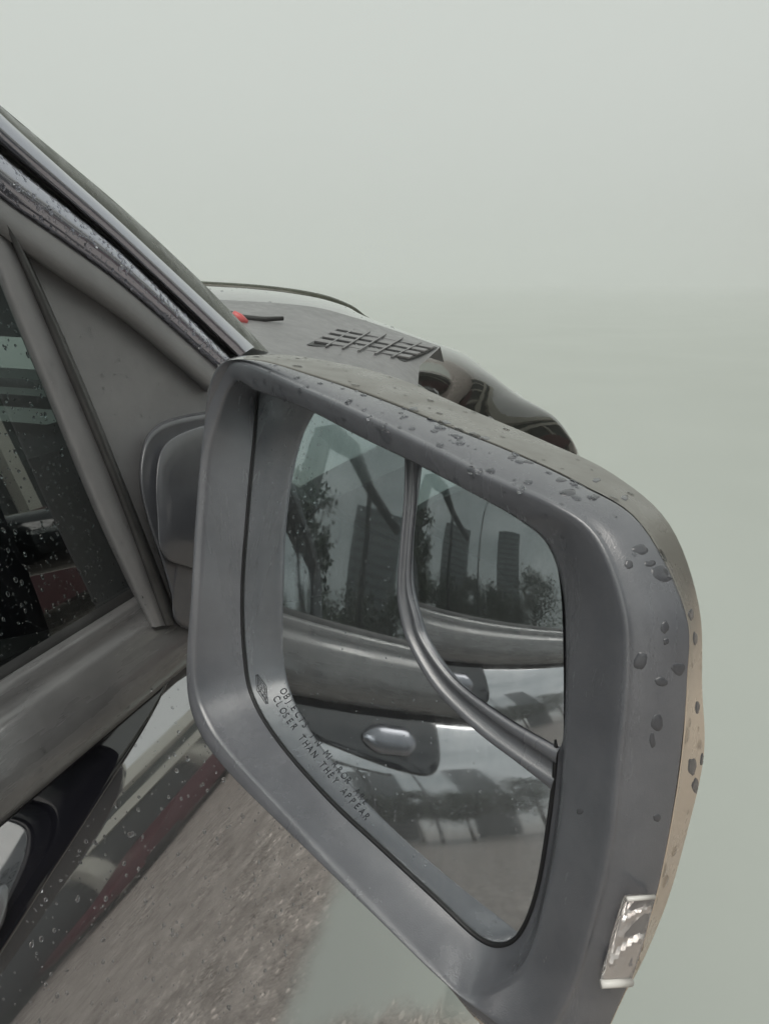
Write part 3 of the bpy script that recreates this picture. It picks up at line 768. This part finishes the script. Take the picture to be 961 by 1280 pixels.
# ------------------------------------------------------------------ surroundings seen only in reflections
def pol(az, dist, z=0.0): return np.array([math.sin(math.radians(az)) * dist, math.cos(math.radians(az)) * dist, z])
def boxm(name, c, sx_, sy_, z0, z1, m, parent=None, rot=0.0):
    ca, sa = math.cos(rot), math.sin(rot); v = []
    for z in (z0, z1):
        for x, y in ((-1, -1), (1, -1), (1, 1), (-1, 1)):
            X, Y = x * sx_ / 2, y * sy_ / 2; v.append((c[0] + X * ca - Y * sa, c[1] + X * sa + Y * ca, z))
    return mesh_obj(name, v, [(3, 2, 1, 0), (4, 5, 6, 7), (0, 1, 5, 4), (1, 2, 6, 5), (2, 3, 7, 6), (3, 0, 4, 7)], m, parent, False)

M_CREAM = plain('cream_fascia', (.74, .72, .64), .5, 0, .05)
M_GREEN = plain('dark_green_cladding', (.012, .028, .026), .5, 0, .3)
M_DGL = plain('dark_shopfront_glass', (.02, .026, .03), .35)
M_MAR = plain('maroon_car_paint', (.085, .012, .022), .3, .2)
M_TYRE = plain('tyre_rubber', (.02, .02, .02), .7)
shop = bpy.data.objects.new('shop_building', None); link(shop)
shop.location = (0, 0, 0)
shop['label'] = 'long low shop with cream and dark green bands facing the truck door'; shop['category'] = 'building'
X0 = 9.0
def face_box(name, x0, x1, y0, y1, z0, z1, m, parent): return boxm(name, ((x0 + x1) / 2, (y0 + y1) / 2), x1 - x0, y1 - y0, z0, z1, m, parent)
face_box('wall', X0 + .2, X0 + 6, 3.5, 17, 0, 5.9, M_GREEN, shop)
face_box('fascia', X0 - .6, X0 + .2, 3.5, 17, 4.9, 5.95, M_CREAM, shop)
face_box('fascia', X0 - .2, X0 + .2, 3.5, 17, 3.35, 4.05, M_CREAM, shop)
for k in range(5):
    y = 3.9 + k * 2.65
    face_box('shop_window', X0 + .12, X0 + .2, y, y + 2.3, .5, 3.1, M_DGL, shop)
    face_box('column', X0 - .1, X0 + .2, y + 2.32, y + 2.58, 0, 3.35, M_CREAM, shop)
car = bpy.data.objects.new('parked_car', None); link(car); car['label'] = 'maroon parked car opposite the truck, in front of the shop'; car['category'] = 'car'
def parked(cx, cy, L_=4.5):
    secs = [(-.5, .45, .62, .70), (-.47, .30, .72, .80), (-.30, .28, .85, .86), (-.17, .28, 1.35, .66), (.0, .28, 1.45, .64), (.2, .28, 1.40, .64), (.36, .28, .98, .80), (.48, .30, .90, .80), (.5, .45, .75, .72)]
    v = []
    for (t, zb_, zt_, w) in secs:
        y = cy + t * L_; zm = min(.88, zt_ - .02)
        for (x, z) in ((-.82, zb_), (-.86, .6), (-.82, zm), (-w, zt_), (w, zt_), (.82, zm), (.86, .6), (.82, zb_)): v.append((cx + x, y, z))
    b_ = mesh_obj('body', v, grid_faces(len(secs), 8, True) + [tuple(range(8)), tuple(range(len(v) - 8, len(v)))], M_MAR, car, True, 35); fix_closed(b_)
    for sx_ in (-1, 1):
        for ty in (-.31, .31):
            P = [(cx + sx_ * .62, cy + ty * L_, .32), (cx + sx_ * .84, cy + ty * L_, .32)]
            tube('wheel', P, .32, M_TYRE, car, 20)
parked(7.6, 7.0); 

def tree(az, dist, h, cr_, seed, label, group=None, leaf=.075, n_leaf=4200, zc=None):
    rnd = random.Random(seed); c = pol(az, dist) + np.array([CAM[0], CAM[1], 0])
    root = bpy.data.objects.new('tree', None); link(root); root['label'] = label; root['category'] = 'tree'
    if group: root['group'] = group
    root.location = c; bpy.context.view_layer.update()
    P = [(0, 0, 0), (.08 * h * .2, .02, h * .3), (-.03, .05, h * .6), (.05, 0, h * .88)]
    tr_ = tube('trunk', cat(P, 12), [max(.03, h * .022 * (1 - i / 13)) for i in range(12)], M_BARK, root)
    V = []; Fc = []
    for b_ in range(9):
        a = rnd.random() * 6.28; z0 = h * (.35 + .45 * rnd.random()); L_ = cr_ * (.6 + .4 * rnd.random())
        t_ = tube('limb', [(0, 0, z0), (math.cos(a) * L_ * .5, math.sin(a) * L_ * .5, z0 + L_ * .3), (math.cos(a) * L_, math.sin(a) * L_, z0 + L_ * .45)], [.06, .04, .015], M_BARK, root, 5)
    cl = []
    for _ in range(26):
        a = rnd.random() * 6.28; q = rnd.random() ** .5 * cr_; z = h * (.42 + .58 * rnd.random())
        k = 1 - abs((z / h) - .62) / .6; cl.append((math.cos(a) * q * k, math.sin(a) * q * k, z, cr_ * (.18 + .22 * rnd.random())))
    for _ in range(n_leaf):
        x, y, z, r = rnd.choice(cl)
        p = Vector((x + rnd.gauss(0, r * .55), y + rnd.gauss(0, r * .55), z + rnd.gauss(0, r * .5)))
        a = Vector((rnd.gauss(0, 1), rnd.gauss(0, 1), rnd.gauss(0, 1))).normalized(); b2 = a.orthogonal().normalized(); s_ = leaf * (.5 + rnd.random())
        b0 = len(V); V += [p - a * s_, p + b2 * s_ * .6, p + a * s_, p - b2 * s_ * .6]; Fc.append((b0, b0 + 1, b0 + 2, b0 + 3))
    o = mesh_obj('crown', V, Fc, M_LEAF, root, False); o['kind'] = 'stuff'
    return root
M_BARK = plain('bark', (.09, .075, .06), .8, 0, .3); M_LEAF = plain('leaves', (.040, .062, .030), .5, 0, .45)
TREES = [(92, 9, 5.6, 1.2, 'narrow dark tree nearest the truck, added for the dark column in the mirror'), (106, 15, 4.6, 1.9, 'round tree in front of the slab tower'),  # first tree is added to darken the left of the mirror image
         (113, 15, 4.9, 1.5, 'young tree left of the street lamp pole'), (121, 14, 4.3, 1.7, 'spreading tree in front of the far tower'), (132, 16, 5.8, 2.4, 'broad tree behind the truck on the verge'),
         (146, 15, 5.8, 2.4, 'tree furthest back along the road'), (98, 16, 4.6, 1.9, 'tree between the shop and the tower'),
         (34, 22, 8.6, 3.4, 'tall tree beyond the far end of the shop'),
         (-75, 12, 9, 3.6, 'tree on the far side of the truck by its cab'), (-110, 12, 9, 4, 'tree on the far side behind the cab')]
for i, (az, d_, h_, c_, lb) in enumerate(TREES): tree(az, d_, h_, c_, 100 + i, lb, 'trees round the parking area')
def tower(az, dist, w, h, label, floors):
    c = pol(az, dist) + np.array([CAM[0], 0, 0]); t = bpy.data.objects.new('tower', None); link(t); t.location = (c[0], c[1], 0); t['label'] = label; t['category'] = 'tower block'
    rot = -math.radians(az)
    boxm('wall', (0, 0), w, w, 0, h, M_TOW, t, rot)
    for k in range(floors):
        z = h * (k + .5) / floors
        boxm('window_band', (0, 0), w * .9, w * 1.02, z, z + h / floors * .36, M_TOWD, t, rot)
    boxm('roof_parapet', (0, 0), w * .6, w * .6, h, h * 1.03, M_TOW, t, rot)
M_TOWD = plain('tower_window_band', (.12, .13, .14), .4)
M_TOW = plain('grey_tower_concrete', (.20, .215, .225), .6, 0, .1)
tower(108, 19, 2.8, 9.3, 'dark slab tower behind the added dark frame', 20)
tower(125, 18.5, 2.0, 9.7, 'slender grey tower behind the street lamp', 24)
# lamp pole
lp = bpy.data.objects.new('street_lamp', None); link(lp); c = pol(116, 13) + np.array([CAM[0], 0, 0]); lp.location = c
lp['label'] = 'tall thin street lamp standing between the trees'; lp['category'] = 'street lamp'
tube('pole', [(0, 0, 0), (0, 0, 8.6)], [.08, .045], M_TYRE, lp)
tube('lamp_arm', [(0, 0, 8.5), (-.6, .2, 8.75), (-1.1, .35, 8.8)], [.035, .03, .025], M_TYRE, lp)
boxm('lamp_head', (-1.3, .4), .6, .25, 8.74, 8.86, M_TYRE, lp)
# post and sloping beam added out of view to darken the mirror image
cp = bpy.data.objects.new('dark_frame_standin', None); link(cp); cp['label'] = 'dark post and sloping beam added for the dark shape in the mirror'; cp['category'] = 'dark_frame_standin'
p0 = pol(91.5, 9.4) + np.array([CAM[0], 0, 0]); cp.location = p0
def rel(az, el, d): return pol(az, d) + np.array([CAM[0], 0, CAM[2] + math.tan(math.radians(el)) * d]) - p0
tube('post', [(0, 0, 0), rel(91.5, 29, 9.4)], [.55, .42], M_TYRE, cp, 12)
tube('beam', [rel(90, 29.5, 9.4), rel(94, 31, 9.5), rel(99.5, 30.5, 9.6), rel(105, 26.5, 9.8), rel(112, 22.0, 10.2)], [.3, .34, .26, .16, .13], M_TYRE, cp, 8)
tube('strut', [rel(105, 26, 9.8), rel(106, 20, 9.8), rel(106, -8, 9.8)], [.09, .09, .09], M_TYRE, cp, 8)

# ------------------------------------------------------------------ misty air
hz = mesh_obj('haze', [(x, y, z) for z in (-1.0, 10.6) for x, y in ((-300, -300), (300, -300), (300, 300), (-300, 300))], [(3, 2, 1, 0), (4, 5, 6, 7), (0, 1, 5, 4), (1, 2, 6, 5), (2, 3, 7, 6), (3, 0, 4, 7)], None, None, False)
hm = bpy.data.materials.new('mist'); hm.use_nodes = True; hn = hm.node_tree.nodes; hn.remove(hn['Principled BSDF'])
pv = hn.new('ShaderNodeVolumePrincipled'); pv.inputs['Density'].default_value = .013; pv.inputs['Color'].default_value = (.995, .9995, .996, 1); pv.inputs['Anisotropy'].default_value = .8
hm.node_tree.links.new(pv.outputs[0], [x for x in hn if x.type == 'OUTPUT_MATERIAL'][0].inputs['Volume'])
hz.data.materials.append(hm); hz['kind'] = 'stuff'
